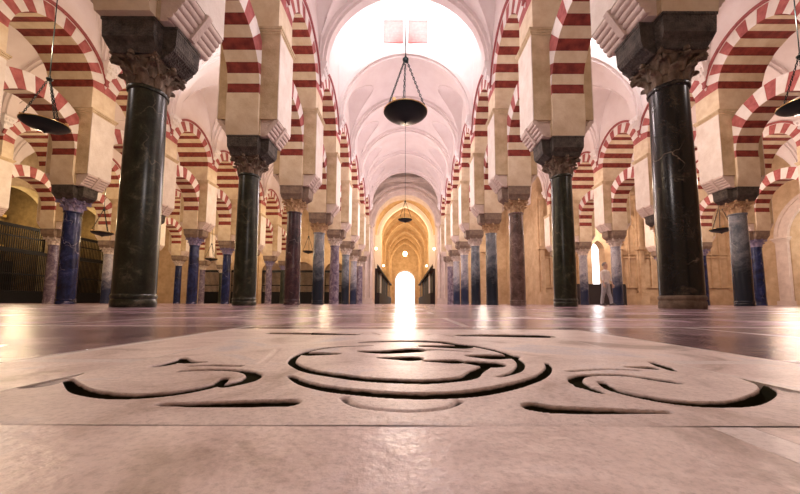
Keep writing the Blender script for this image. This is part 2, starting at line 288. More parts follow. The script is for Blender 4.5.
def carved_slab():
    step = 0.00125
    mm_scale = .95
    xs = np.linspace(SX0, SX1, 454); ys = np.linspace(SY0, SY1, 422)
    X, Y = np.meshgrid(xs, ys); H = np.zeros_like(X)
    def stroke(pts, w, depth, px=True):
        nonlocal H
        g = [ground(*p) if px else p for p in pts]
        ws = w if isinstance(w, (list, tuple)) else [w] * len(g)
        if len(g) > 2:                         # smooth curve through the traced points
            gg, w2 = [], []
            for i in range(len(g) - 1):
                p0, p1, p2, p3 = (np.array(g[max(i - 1, 0)]), np.array(g[i]), np.array(g[i + 1]), np.array(g[min(i + 2, len(g) - 1)]))
                for q in range(5):
                    t_ = q / 5
                    gg.append(tuple(.5 * (2 * p1 + (p2 - p0) * t_ + (2 * p0 - 5 * p1 + 4 * p2 - p3) * t_ ** 2 + (3 * p1 - p0 - 3 * p2 + p3) * t_ ** 3)))
                    w2.append(ws[i] + (ws[i + 1] - ws[i]) * t_)
            gg.append(g[-1]); w2.append(ws[-1]); g, ws = gg, w2
        best = np.full(X.shape, -1e9)
        for (a, b, wa, wb_) in zip(g[:-1], g[1:], ws[:-1], ws[1:]):
            dx, dy = b[0] - a[0], b[1] - a[1]; l2 = dx * dx + dy * dy + 1e-12
            t = np.clip(((X - a[0]) * dx + (Y - a[1]) * dy) / l2, 0, 1)
            d = np.hypot(X - a[0] - t * dx, Y - a[1] - t * dy)
            best = np.maximum(best, (wa + (wb_ - wa) * t) * 0.5 * mm_scale - d)
        k = np.clip(best / 0.0028 + 0.5, 0, 1); k = k * k * (3 - 2 * k)
        H = np.minimum(H, -depth * k)
    mm = 0.001
    # roundel: outer groove, inner groove, leaf cuts
    stroke([(291,377),(305,384),(330,389.5),(360,393),(400,396),(440,396),(480,393),(515,386),(540,377),(549,368),(547,363)], [4*mm,9*mm,14*mm,15*mm,16*mm,16*mm,16*mm,14*mm,9*mm,5*mm,3*mm], .007)
    stroke([(371,346),(341,347),(318,350),(300,355),(292,362),(300,368),(314,372.5),(341,376.5),(371,380),(420,382),(445,381),(468,378),(476,372),(489,365)], [6*mm,12*mm,10*mm,7*mm,7*mm,9*mm,12*mm,14*mm,14*mm,14*mm,14*mm,14*mm,12*mm,8*mm], .007)
    stroke([(361,342.5),(400,341.5),(436,342),(453,344),(477,346.5),(501,352),(513,357),(521,363),(517,371),(500,377)], [10*mm,26*mm,26*mm,18*mm,12*mm,10*mm,8*mm,7*mm,7*mm,4*mm], .006)
    stroke([(470,356),(492,357),(511,356.6)], [12*mm, 36*mm, 22*mm], .008)
    stroke([(472,362.5),(491,364.5)], [20*mm, 30*mm], .008)
    stroke([(428,361),(453,361.5)], [10*mm, 26*mm], .008)
    stroke([(362,351.6),(385,352.2),(412,350.6)], [12*mm, 28*mm, 38*mm], .008)
    stroke([(412,351),(440,350),(470,352)], [10*mm, 9*mm, 6*mm], .004)
    stroke([(381,358),(410,358.8)], [8*mm, 32*mm], .008)
    stroke([(313,354.6),(335,354.4)], [28*mm, 14*mm], .008)
    stroke([(424,346.4),(459,346.8)], [16*mm, 40*mm], .009)
    # small arc below the roundel
    stroke([(345,399),(350,404),(365,409),(400,412.5),(430,411.5),(450,407.5),(460,402)], [6*mm,4*mm,3*mm,2.6*mm,2.6*mm,3*mm,5*mm], .0022)
    # far slots
    stroke([(277,333.4),(352,335)], [58*mm, 34*mm], .012); stroke([(464,335.5),(540,336)], [34*mm, 58*mm], .012)
    stroke([(352,335.5),(368,332.5),(380,335)], 4*mm, .003); stroke([(427,335),(437,333.5),(455,337)], 4*mm, .003)
    # left volute
    lv = [(68,381),(73,386.5),(84,393),(114,397.6),(150,397),(186,392.5),(216,385.5),(225,379)]
    stroke(lv, [4*mm,7*mm,10*mm,12*mm,12*mm,12*mm,9*mm,5*mm], .007)
    stroke([(40,386),(62,379),(78,374.5),(93,367.5)], [22*mm,18*mm,10*mm,4*mm], .0015)
    stroke([(180,372),(210,370.4),(240,371.4),(254,375),(248,381),(228,386)], [4*mm,6*mm,8*mm,12*mm,14*mm,12*mm], .004)
    stroke([(189,367),(210,366.2),(240,366.8)], [2*mm,6*mm,6*mm], .005)
    stroke([(183,359),(186,363),(204,363.3)], [6*mm,14*mm,4*mm], .008)
    stroke([(157,367),(168,365),(180,361)], [12*mm,14*mm,8*mm], .004)
    stroke([(160,406),(200,405.5),(250,404.5),(288,404)], [3*mm,9*mm,13*mm,14*mm], .008)
    stroke([(262,364),(272,356),(278,350)], 7*mm, .0008)
    # right volute
    stroke([(737,375),(761,383),(768,391),(747,401.5),(712,404),(677,402),(642,396.5),(614,389.5),(602,382)], [5*mm,6*mm,8*mm,11*mm,12*mm,12*mm,10*mm,8*mm,5*mm], .007)
    stroke([(737,374),(765,383),(800,391)], [6*mm,14*mm,20*mm], .0015)
    stroke([(677,382),(660,379.5),(625,375),(590,375),(576,378),(580,384),(600,392)], [8*mm,10*mm,7*mm,6*mm,10*mm,12*mm,8*mm], .005)
    stroke([(569,371),(607,369),(639,370)], [6*mm,4*mm,5*mm], .003)
    stroke([(627,366.6),(651,367.5)], [4*mm,15*mm], .008)
    stroke([(653,362),(664,366),(674,370)], [8*mm,12*mm,6*mm], .004)
    stroke([(536,407),(555,409.5),(607,411),(668,412.5)], [15*mm,13*mm,8*mm,3*mm], .008)
    stroke([(555,380),(572,387),(590,385)], 9*mm, .0008)
    # slight wear of the surface
    rs = np.random.RandomState(3)
    for _ in range(14):
        a, b_, p, q = rs.uniform(5, 45, 1)[0], rs.uniform(5, 45, 1)[0], rs.uniform(0, 6, 1)[0], rs.uniform(0, 6, 1)[0]
        H += 0.00025 * np.sin(a * X + p) * np.sin(b_ * Y + q) / 2
    edge = np.minimum.reduce([X - SX0, SX1 - X, Y - SY0, SY1 - Y]); H -= 0.0004 * np.clip(1 - edge / 0.003, 0, 1)
    ny, nx = X.shape
    V = np.stack([X, Y, H + 0.0005], -1).reshape(-1, 3)
    idx = np.arange(nx * ny).reshape(ny, nx)
    Fq = np.stack([idx[:-1, :-1], idx[:-1, 1:], idx[1:, 1:], idx[1:, :-1]], -1).reshape(-1, 4)
    me = bpy.data.meshes.new('carved_slab'); me.from_pydata(V.tolist(), [], Fq.tolist())
    me.materials.append(M['slab']); me.update(); me.shade_smooth()
    return me
def slab_material():
    m, nt, b = newmat('worn_pink_marble'); co = coords(nt); L = nt.links.new
    nn = N(nt, 'ShaderNodeTexNoise', Scale=7.0, Detail=10.0, Roughness=0.62, Distortion=0.8); L(co, nn.inputs['Vector'])
    rn = ramp(nt, [(0.36, (0.44, 0.32, 0.28)), (0.44, (0.66, 0.54, 0.52)), (0.55, (0.82, 0.70, 0.67)), (0.66, (0.62, 0.58, 0.64))]); L(nn.outputs['Fac'], rn.inputs[0])
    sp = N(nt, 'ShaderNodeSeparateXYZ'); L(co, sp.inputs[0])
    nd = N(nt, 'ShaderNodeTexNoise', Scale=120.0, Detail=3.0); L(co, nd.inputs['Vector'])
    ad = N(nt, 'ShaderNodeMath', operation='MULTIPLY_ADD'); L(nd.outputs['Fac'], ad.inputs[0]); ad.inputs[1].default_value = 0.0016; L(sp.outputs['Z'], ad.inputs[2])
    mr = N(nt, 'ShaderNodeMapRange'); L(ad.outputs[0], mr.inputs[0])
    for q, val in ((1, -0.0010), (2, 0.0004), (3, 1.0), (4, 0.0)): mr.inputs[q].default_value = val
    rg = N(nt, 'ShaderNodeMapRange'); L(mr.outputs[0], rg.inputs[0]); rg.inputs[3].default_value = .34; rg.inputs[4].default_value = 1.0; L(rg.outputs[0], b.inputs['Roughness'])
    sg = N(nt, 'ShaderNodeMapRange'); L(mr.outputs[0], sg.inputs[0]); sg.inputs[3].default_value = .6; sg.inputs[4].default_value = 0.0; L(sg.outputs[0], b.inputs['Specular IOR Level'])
    pg = N(nt, 'ShaderNodeTexNoise', Scale=260.0, Detail=6.0, Roughness=0.75); L(co, pg.inputs['Vector'])
    rp = ramp(nt, [(0.36, (0.72, 0.70, 0.70)), (0.52, (1, 1, 1)), (0.7, (1.06, 1.06, 1.06))]); L(pg.outputs['Fac'], rp.inputs[0])
    mg = N(nt, 'ShaderNodeMix', data_type='RGBA', blend_type='MULTIPLY'); mg.inputs[0].default_value = 0.9; L(rn.outputs[0], mg.inputs[6]); L(rp.outputs[0], mg.inputs[7])
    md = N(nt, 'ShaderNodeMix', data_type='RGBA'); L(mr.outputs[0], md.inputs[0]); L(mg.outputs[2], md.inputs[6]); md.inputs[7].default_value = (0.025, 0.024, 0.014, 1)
    L(md.outputs[2], b.inputs['Base Color'])
    n2 = N(nt, 'ShaderNodeTexNoise', Scale=70.0, Detail=9.0, Roughness=0.7); L(co, n2.inputs['Vector'])
    bp = N(nt, 'ShaderNodeBump', Strength=0.6, Distance=0.0025); L(n2.outputs['Fac'], bp.inputs['Height']); L(bp.outputs[0], b.inputs['Normal'])
    return m
M['slab'] = slab_material()
tag(obj('carved_marble_slab', carved_slab()), 'square pale pink marble floor slab carved with a ringed roundel and two curling leaves', 'carved slab')

# ---------------------------------------------------------------- columns
ZS, ZC, ZI, ZP = 3.06, 3.46, 3.86, 6.45     # shaft top, capital top, impost top, upper pier top
def shaft_mesh(matn):
    b = MB(); prof = [(0.244, 0.17)]
    for i in range(13):
        t = i / 12; prof.append((0.244 - 0.020 * t + 0.006 * math.sin(PI * t), 0.19 + (ZS - 0.25) * t))
    prof += [(0.224, ZS - 0.055), (0.244, ZS - 0.045), (0.25, ZS - 0.02), (0.244, ZS)]
    b.lathe(prof, 40); return b.mesh('shaft', [matn], 40)
def base_mesh(matn):
    b = MB(); b.lathe([(0.250, 0), (0.256, 0.01), (0.256, 0.09), (0.250, 0.10), (0.246, 0.11), (0.258, 0.125), (0.260, 0.15), (0.250, 0.17), (0.246, 0.175)], 40); return b.mesh('column_base', [matn], 40)
def leaf(b, ang, r0, z0, h, w, out, n=8):
    prof = [(0, 0), (0.006, .25), (0.012, .5), (0.03, .72), (0.07, .86), (out, .99), (out + .03, .95), (out + .032, .83), (out, .76)]
    wid = [.82, .92, 1.0, 1.0, .92, .80, .66, .5, .3]
    ca, sa = math.cos(ang), math.sin(ang); rings = []
    for (dr, t), ww in zip(prof, wid):
        ring = []
        for side in (1, -1):
            for k in range(n + 1):
                u = (k / n * 2 - 1) * side
                lobes = 0.88 + 0.12 * math.cos(u * PI * 3)
                r = r0 + dr + (0.022 if side == 1 else 0) - 0.028 * u * u + (0.014 * (1 - abs(u)) ** 2 if side == 1 else 0)
                y = u * w * 0.5 * ww * lobes
                ring.append((r * ca - y * sa, r * sa + y * ca, z0 + h * t - (0.008 * abs(u))))
        rings.append(ring)
    b.loft(rings)
def capital_mesh(matn, detail=True):
    b = MB(); H = ZC - ZS
    b.lathe([(0.235, 0), (0.225, 0.03), (0.225, 0.16), (0.245, 0.26), (0.29, 0.33), (0.30, H - .05)], 24)
    for k in range(8):
        leaf(b, k * PI / 4 + PI / 8, 0.222, 0.005, 0.19, 0.17, 0.075)
    for k in range(8):
        leaf(b, k * PI / 4, 0.228, 0.12, 0.20, 0.17, 0.10)
    for k in range(4):                       # corner volutes with their stalks
        a = k * PI / 2 + PI / 4; d = Vector((math.cos(a), math.sin(a), 0)); t = Vector((-d.y, d.x, 0))
        for s in (-1, 1):
            pts = [];
            for i in range(15):
                th = i / 14 * 2.6 * PI; rr = 0.052 * (1 - i / 17)
                pts.append(d * (0.375 + rr * math.cos(th - PI * .2)) + t * s * 0.02 + Vector((0, 0, 0.295 + rr * math.sin(th - PI * .2))))
            b.tube([d * 0.26 + t * s * 0.07 + Vector((0, 0, 0.2)), d * 0.32 + t * s * 0.045 + Vector((0, 0, 0.29))] + pts, [0.014, 0.018] + [0.018 - 0.0006 * i for i in range(15)], 6)
        b.tube([d * 0.375 - t * .05 + Vector((0, 0, .295)), d * 0.375 + t * .05 + Vector((0, 0, .295))], 0.026, 8)
    # inner helices and a boss on each face
    for k in range(4):
        a = k * PI / 2; d = Vector((math.cos(a), math.sin(a), 0)); t = Vector((-d.y, d.x, 0))
        for s in (-1, 1):
            pts = [d * 0.31 + t * s * (0.055 + 0.03 * math.cos(q)) + Vector((0, 0, .305 + 0.03 * math.sin(q))) for q in [i * .55 for i in range(10)]]
            b.tube(pts, 0.012, 5)
        b.lathe([(0.001, H - .075), (0.035, H - .06), (0.04, H - .03), (0.03, H - .002)], 8, c=(d.x * .335, d.y * .335))
    n = 24; ring = []                         # concave abacus
    for i in range(n):
        q = i / n * 4; k = int(q); f = q - k
        a0 = k * PI / 2 - PI / 4; a1 = a0 + PI / 2
        p0 = Vector((math.cos(a0), math.sin(a0))) * 0.45; p1 = Vector((math.cos(a1), math.sin(a1))) * 0.45
        p = p0.lerp(p1, f); p *= 1 - 0.10 * math.sin(PI * f) ; ring.append(p)
    b.loft([[(p.x * sc, p.y * sc, z) for p in ring] for sc, z in ((0.92, H - .055), (0.96, H - .035), (1.0, H - .03), (1.0, H))])
    return b.mesh('capital', [matn], 50)
def cross(a, rx, ry, az=None):
    az = a if az is None else az
    rl = a + (rx - a) * .25
    return [(-a, -ry), (a, -ry), (a, -az), (rx, -az), (rx, az), (a, az), (a, ry), (-a, ry), (-a, az), (-rl, az), (-rl, -az), (-a, -az)]
def impost_mesh(matn):
    b = MB(); lv = [(0.28, 0.34, 0.32, 0.22, -.03), (0.33, 0.50, 0.36, 0.24, 0.07), (0.345, 0.53, 0.41, 0.25, 0.14), (0.35, 0.54, 0.42, 0.25, 0.36), (0.36, 0.55, 0.43, 0.26, 0.365), (0.36, 0.55, 0.43, 0.26, ZI - ZC)]
    b.loft([[(x, y, z) for x, y in cross(a, rx, ry, az)] for a, rx, ry, az, z in lv])
    return b.mesh('impost', [matn])
SH = {k: shaft_mesh(k) for k in ('green', 'black', 'redgreen', 'bluegreen', 'greyblue', 'blue', 'purple', 'brown')}
BS = {k: base_mesh(k) for k in list(SH) + ['cap_dark']}
CP = {k: capital_mesh(k) for k in ('cap_dark', 'cap_gold', 'cap_pale', 'cap_blue')}
IM = {k: impost_mesh(k) for k in ('impost_dark', 'impost_warm')}

# ---------------------------------------------------------------- upper piers
RI, RO, ZA = 1.12, 1.64, 4.98       # lower arch
UI, UO, UA = 1.17, 1.62, 7.15       # upper arch
def pier_body():
    b = MB(); yb = 0.42
    b.box(-.58, .77, -yb, yb, 4.24, 6.30)
    b.box(-.38, .38, -yb - .0, yb, ZI, 4.24)
    for z, e in ((6.30, .02), (6.35, .045), (6.40, .07)): b.box(-.58 - e, .77 + e, -yb - e, yb + e, z, z + .05)
    b.box(-.58, .77, -yb, yb, 6.45, 6.46)
    return b.mesh('pier_body', ['pier'])
def pier_face():                      # thin side skins, paler than the pier body
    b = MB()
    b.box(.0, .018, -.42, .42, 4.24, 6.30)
    return b.mesh('pale_facing', ['facing'])
def corbel_mesh():
    b = MB(); yb = .40; n = 5
    b.prism([(.34, ZI), (.50, ZI), (.74, 4.24), (.34, 4.24)], -yb * .9, yb * .9, 'y')
    for i in range(n):
        t = (i + .5) / n; x = .50 + (.76 - .50) * t ** .9; z = ZI + .02 + .36 * t
        r = .052
        b.loft([[(x + rr * math.cos(2 * PI * k / 10), y, z + rr * math.sin(2 * PI * k / 10)) for k in range(10)] for y, rr in ((-yb, r), (-.045, r), (-.045, r * .8), (.045, r * .8), (.045, r), (yb, r))])
    b.prism([(.54, ZI + .01), (.60, ZI + .0), (.84, 4.22), (.78, 4.26)], -.045, .045, 'y')
    return b.mesh('roll_corbel', ['rosestone'], 40)
def console_mesh():
    b = MB()
    prof = [(0.00, .07, 0), (.04, .10, .04), (.05, .10, .10), (.09, .14, .16), (.12, .17, .26), (.10, .17, .30), (.16, .20, .36), (.20, .23, .46), (.22, .24, .50), (.22, .24, .56)]
    b.loft([[(.76, -w, z), (.80 + p, -w, z), (.80 + p, w, z), (.76, w, z)] for p, w, z in prof])
    for y in (-.12, 0, .12):
        for zz, pp in ((.20, .12), (.38, .18)):
            b.lathe([(0.005, zz - .06), (.04, zz - .03), (.05, zz + .02), (.03, zz + .07)], 8, c=(.80 + pp, y))
    return b.mesh('console', ['white'], 45)
ME_PIER, ME_FACE, ME_CORB, ME_CONS = pier_body(), pier_face(), corbel_mesh(), console_mesh()

# ---------------------------------------------------------------- arches
def arch_mesh(name, hx, ri, ro, zc, a0, n, spring, hood=False):
    b = MB(); A0 = math.radians(a0); A1 = PI - A0; sub = 3
    cl = lambda y: max(-S / 2, min(S / 2, y))
    for i in range(n):
        rows = []
        for j in range(sub + 1):
            a = A0 + (A1 - A0) * (i + j / sub) / n
            red = i % 2 == 0
            rin = ri + (0.008 if red else 0)
            e = hx - (0.006 if red else 0)
            yi, zi, yo, zo = rin * math.cos(a), zc + rin * math.sin(a), cl(ro * math.cos(a)), zc + ro * math.sin(a)
            rows.append([(-e, yi, zi), (e, yi, zi), (e, yo, zo), (-e, yo, zo)])
        m0 = len(b.m); b.loft(rows, 1 if i % 2 == 0 else 0)
        for q in range(m0, len(b.m)):          # the two outer faces of each voussoir
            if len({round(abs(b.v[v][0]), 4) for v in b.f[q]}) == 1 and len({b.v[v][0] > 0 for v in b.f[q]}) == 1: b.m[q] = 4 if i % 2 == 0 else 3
    yi, zi = ri * math.cos(A0), zc + ri * math.sin(A0); zo = zc + ro * math.sin(A0)
    for s in (-1, 1):
        poly = [(s * p[0], p[1]) for p in spring] + [(s * yi, zi), (s * S / 2, zo)]
        b.prism(poly, -hx, hx, 'x', 0)
    if hood:
        for s in (-1, 1):
            rows = []
            for j in range(25):
                a = math.radians(12) + (PI - math.radians(24)) * j / 24
                c_, s_ = math.cos(a), math.sin(a)
                rows.append([(s * (hx - .01), ro * c_, zc + ro * s_), (s * (hx + .06), ro * c_, zc + ro * s_), (s * (hx + .06), (ro + .09) * c_, zc + (ro + .09) * s_), (s * (hx - .01), (ro + .09) * c_, zc + (ro + .09) * s_)])
            b.loft(rows, 2)
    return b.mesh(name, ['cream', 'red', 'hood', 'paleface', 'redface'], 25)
ME_LOW = arch_mesh('lower_arch', .365, RI, RO, ZA, -8, 17, [(S / 2, ZI), (1.18, ZI), (RI * math.cos(math.radians(8)), 4.16)])
ME_UP = arch_mesh('upper_arch', .74, UI, UO, UA, 2, 15, [(S / 2, 6.45), (UI, 6.45)], hood=True)

ordn = ['zeroth', 'nearest', 'second', 'third', 'fourth', 'fifth', 'sixth', 'seventh', 'eighth', 'ninth', 'tenth']
LINES = [(-3.7, 0, 8, 'inner left arcade'), (3.7, 0, 8, 'inner right arcade'),
         (-11.1, 2, 9, 'middle left arcade'), (11.1, 2, 7, 'middle right arcade'),
         (-18.5, 4, 10, 'outer left arcade'), (18.5, 4, 7, 'outer right arcade')]
NAMES = {'green': 'dark green', 'black': 'near-black veined', 'redgreen': 'dark red and green', 'bluegreen': 'blue-green', 'greyblue': 'grey-blue', 'blue': 'deep blue', 'purple': 'purple-grey', 'brown': 'speckled brown'}
KIND = {(-3.7, 0): 'green', (-3.7, 1): 'green', (-3.7, 2): 'green', (-3.7, 3): 'redgreen', (-3.7, 4): 'bluegreen', (-3.7, 5): 'purple', (-3.7, 6): 'bluegreen', (-3.7, 7): 'greyblue', (-3.7, 8): 'purple',
        (3.7, 0): 'black', (3.7, 1): 'black', (3.7, 2): 'green', (3.7, 3): 'brown', (3.7, 4): 'bluegreen', (3.7, 5): 'bluegreen', (3.7, 6): 'greyblue', (3.7, 7): 'greyblue', (3.7, 8): 'purple',
        (-11.1, 2): 'green', (-11.1, 3): 'blue', (-11.1, 4): 'purple', (-11.1, 5): 'blue', (-11.1, 6): 'blue', (11.1, 2): 'green', (11.1, 3): 'bluegreen', (11.1, 4): 'bluegreen', (11.1, 5): 'greyblue', (11.1, 6): 'greyblue',
        (-18.5, 5): 'purple', (-18.5, 6): 'greyblue', (18.5, 5): 'blue', (18.5, 6): 'blue'}
alt = ['bluegreen', 'purple', 'greyblue', 'blue', 'green']
for li, (lx, k0, k1, lname) in enumerate(LINES):
    for k in range(k0, k1 + 1):
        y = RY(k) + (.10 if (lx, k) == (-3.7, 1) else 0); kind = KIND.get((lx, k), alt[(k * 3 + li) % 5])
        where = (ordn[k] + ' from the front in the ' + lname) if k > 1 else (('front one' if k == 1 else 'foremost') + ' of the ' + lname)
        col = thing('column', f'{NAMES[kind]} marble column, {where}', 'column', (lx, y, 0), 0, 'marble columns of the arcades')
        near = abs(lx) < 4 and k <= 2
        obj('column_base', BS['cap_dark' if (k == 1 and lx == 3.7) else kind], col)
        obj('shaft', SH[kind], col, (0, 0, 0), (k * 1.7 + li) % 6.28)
        cp = 'cap_dark' if near else ('cap_blue' if lx in (-11.1, 18.5) else ('cap_gold' if k <= 4 else 'cap_pale'))
        obj('capital', CP[cp], col, (0, 0, ZS))
        obj('impost', IM['impost_dark' if (near or abs(lx) > 4 and k < 5) else 'impost_warm'], col, (0, 0, ZC), 0 if lx < 0 else PI)
        pr = thing('pier', f'square stone pier with roll corbels above the {ordn[k] if k else chr(102)+"oremost"} column of the {lname}', 'pier', (lx, y, 0), 0 if lx < 0 else PI, 'upper piers above the columns')
        obj('pier_body', ME_PIER, pr); obj('pale_facing', ME_FACE, pr, (.772, 0, 0)); obj('pale_facing', ME_FACE, pr, (-.60, 0, 0))
        obj('roll_corbel', ME_CORB, pr); obj('roll_corbel', ME_CORB, pr, (.19, 0, 0), PI)
        obj('console', ME_CONS, pr, (0, 0, 7.72)); obj('console', ME_CONS, pr, (.0, 0, 7.72), PI)
        if k < k1:
            where2 = f'between its {ordn[k]} and {ordn[k+1]} columns' if k else 'over the foremost bay'
            obj_l = tag(obj('horseshoe_arch', ME_LOW, None, (lx, RY(k) + S / 2, 0)), f'lower striped arch of the {lname}, {where2}', 'arch', 'lower striped horseshoe arches')
            obj_u = tag(obj('round_arch', ME_UP, None, (lx, RY(k) + S / 2, 0)), f'upper wide striped arch of the {lname}, {where2}', 'arch', 'upper striped round arches')

# ---------------------------------------------------------------- walls over the upper arches and the vaults
def arcade_wall(k0, k1):
    b = MB(); hx = .75; n = 20
    for k in range(k0, k1):
        yc = RY(k) + S / 2
        pts = [(yc + (UO - .02) * math.cos(math.radians(9) + (PI - math.radians(18)) * j / n), UA + (UO - .02) * math.sin(math.radians(9) + (PI - math.radians(18)) * j / n)) for j in range(n + 1)]
        pts = [(yc + S / 2, pts[0][1])] + pts + [(yc - S / 2, pts[-1][1])]
        for (ya, za), (yb, zb) in zip(pts[:-1], pts[1:]):
            b.prism([(ya, za), (ya, 11.6), (yb, 11.6), (yb, zb)], -hx, hx, 'x')
    return b.mesh('arcade_wall', ['plaster'])
for (lx, k0, k1, lname) in LINES:
    struct('wall_' + lname.replace(' ', '_'), arcade_wall(k0, k1), (lx, 0, 0))
VR, VZ, VW = 2.97, 8.28, 2.96
def vault_bay_mesh(y0, y1, b, groove=True):
    cr, n, m_ = 1.42, 16, 18
    ym = (y0 + y1) / 2; hb = (y1 - y0) / 2; rows = []
    for j in range(m_ + 1):
        y = ym - hb + 2 * hb * j / m_; dy = y - ym
        hc = 2.5 * max(0, 1 - (dy / cr) ** 2) ** .75 if abs(dy) < cr else 0
        xg = math.sqrt(max(0, VR * VR - hc * hc)); xg = min(xg, VW)
        row = []
        for i in range(5): row.append((-VW + (VW - xg) * i / 4, y, VZ + max(hc, .25)))
        for i in range(1, n):
            a0 = math.acos(-xg / VR); a1 = math.acos(xg / VR); a = a0 + (a1 - a0) * i / n
            row.append((VR * math.cos(a), y, max(VZ + VR * math.sin(a), VZ + hc)))
        for i in range(5): row.append((xg + (VW - xg) * i / 4, y, VZ + max(hc, .25)))
        rows.append(row)
    b.loft(rows, 0, cap=False, closed=False)
    # mouldings along the groins
    for s in (-1, 1):
        pts = []
        for j in range(17):
            dy = -cr + 2 * cr * j / 16; hc = 2.5 * max(0, 1 - (dy / cr) ** 2) ** .75
            pts.append((s * math.sqrt(max(0, VR * VR - hc * hc)), ym + dy, VZ + hc - .01))
        b.tube(pts, .03, 5)
def ribs(y, b, R=VR, zc=VZ, z0=0.0, n=36):
    for w, d0, d1 in ((.25, .0, .14), (.15, .14, .24), (.21, -.02, .06)):
        rows = []
        for j in range(n + 1):
            a = PI * j / n; c_, s_ = math.cos(a), math.sin(a)
            rows.append([((R - d0) * c_, y - w, zc + (R - d0) * s_), ((R - d1) * c_, y - w, zc + (R - d1) * s_), ((R - d1) * c_, y + w, zc + (R - d1) * s_), ((R - d0) * c_, y + w, zc + (R - d0) * s_)])
        b.loft(rows)
def vault(k0, k1, lantern=False):
    b = MB()
    for k in range(k0, k1):
        if not (lantern and k == 3): vault_bay_mesh(RY(k), RY(k + 1), b)
    for k in range(k0, k1 + 1): ribs(RY(k), b)
    return b.mesh('vault', ['plaster'], 35)
for cx, k0, k1, nm in ((0, 0, 8, 'ceiling_nave'), (-7.4, 0, 9, 'ceiling_left_aisle'), (7.4, 0, 9, 'ceiling_right_aisle'), (-14.8, 2, 9, 'ceiling_outer_left_aisle'), (14.8, 2, 7, 'ceiling_outer_right_aisle'), (-22.2, 3, 10, 'ceiling_far_left_aisle'), (22.2, 3, 7, 'ceiling_far_right_aisle')):
    struct(nm, vault(k0, k1, cx in (0, 7.4)), (cx, 0, 0))
# raised lantern over the bay between the third and fourth piers (nave and inner right aisle)
def lantern(x0):
    b = MB(); y0, y1 = RY(3) + .2, RY(4) - .2; z1 = 14.6
    for s in (-1, 1): b.box(min(s * 2.96, s * 3.3), max(s * 2.96, s * 3.3), y0 - .3, y1 + .3, 11.0, z1)
    n = 24; r = VR
    pts = [(r * math.cos(PI * j / n), VZ + r * math.sin(PI * j / n)) for j in range(n + 1)]
    for ya, yb in ((y0 - .3, y0), (y1, y1 + .3)):
        for (xa, za), (xb, zb) in zip(pts[:-1], pts[1:]): b.prism([(xa, za), (xa, z1), (xb, z1), (xb, zb)], ya, yb, 'y')
    b.box(-3.3, 3.3, y0 - .3, y1 + .3, z1, z1 + .2)
    for s in (-1, 1): b.box(min(s * 2.8, s * 2.96), max(s * 2.8, s * 2.96), y0, y1, 11.6, 11.8)
    return b.mesh('lantern', ['white'])
struct('ceiling_nave_lantern', lantern(0), (0, 0, 0)); struct('ceiling_right_aisle_lantern', lantern(0), (7.4, 0, 0))
for s, w in ((-1, 'left'), (1, 'right')):
    t = thing('square_window', f'square pink window high in the bright lantern wall, {w} of the pair', 'window', (s * .55, RY(4) - .2, 12.17))
    bb = MB()
    for q in range(9): bb.box(-.40, .40, -.03, 0, -.48 + q * .107, -.48 + q * .107 + .10)
    obj('shutter', bb.mesh('shutter', ['pinkpane']), t)
    fr = MB()
    for a in ((-.44, .44, .49, .53), (-.44, .44, -.53, -.49), (-.44, -.40, -.49, .49), (.40, .44, -.49, .49)): fr.box(a[0], a[1], -.06, 0, a[2], a[3])
    obj('window_frame', fr.mesh('window_frame', ['pinkpane']), t)

# ---------------------------------------------------------------- hanging bowl lamps
def bowl_mesh():
    b = MB(); b.lathe([(0.001, -.20), (.05, -.195), (.10, -.175), (.12, -.16), (.24, -.135), (.38, -.085), (.46, -.03), (.485, .0), (.475, .03), (.44, .035), (.40, .0), (.25, -.08), (.001, -.11)], 48, cap=False)
    b.lathe([(0.001, -.24), (.022, -.232), (.028, -.21), (.02, -.19)], 12)
    return b.mesh('bowl', ['bronze'], 35)
def rim_mesh():
    b = MB(); b.lathe([(.478, .005), (.492, .008), (.494, .028), (.478, .035), (.478, .005)], 48, cap=False); return b.mesh('brass_rim', ['brass'], 35)
def chain_mesh(p0, p1, link=.07, r=.010, name='chain'):
    b = MB(); p0, p1 = Vector(p0), Vector(p1); d = p1 - p0; n = max(2, int(d.length / (link * .8))); u = d.normalized()
    a = u.cross(Vector((.3, .9, .1))).normalized(); c = u.cross(a)
    for i in range(n):
        cc = p0 + d * ((i + .5) / n); s = a if i % 2 else c
        pts = [cc + u * (link * .5 * math.cos(q)) + s * (link * .26 * math.sin(q)) for q in [2 * PI * j / 10 for j in range(11)]]
        b.tube(pts, r, 5)
    return b.mesh(name, ['bronze' if name != 'brass_chain' else 'brass'], 60)
def cable_mesh(L_): return MB().tube([(0, 0, 0), (0, 0, L_)], .012, 8).mesh('cable', ['bronze'])
def collar_mesh():
    b = MB(); b.lathe([(.001, -.06), (.04, -.05), (.07, -.01), (.07, .02), (.03, .05), (.02, .10), (.001, .11)], 12); return b.mesh('collar', ['bronze'], 40)
def cup_mesh():
    b = MB(); b.lathe([(.02, .03), (.035, .05), (.04, .12), (.035, .12), (.03, .055), (.001, .04)], 10, cap=False); return b.mesh('glass_cup', ['glowcup'], 40)
M['glowcup'] = plain('small_oil_cup', (0.85, 0.55, 0.25), 0.2)
ME_BOWL, ME_RIM, ME_COL, ME_CUP = bowl_mesh(), rim_mesh(), collar_mesh(), cup_mesh()
ME_CH = [chain_mesh((.46 * math.cos(a), .46 * math.sin(a), .03), (.03 * math.cos(a), .03 * math.sin(a), 1.24)) for a in (PI / 2 + .15, PI / 2 + .15 + 2 * PI / 3, PI / 2 + .15 - 2 * PI / 3)]
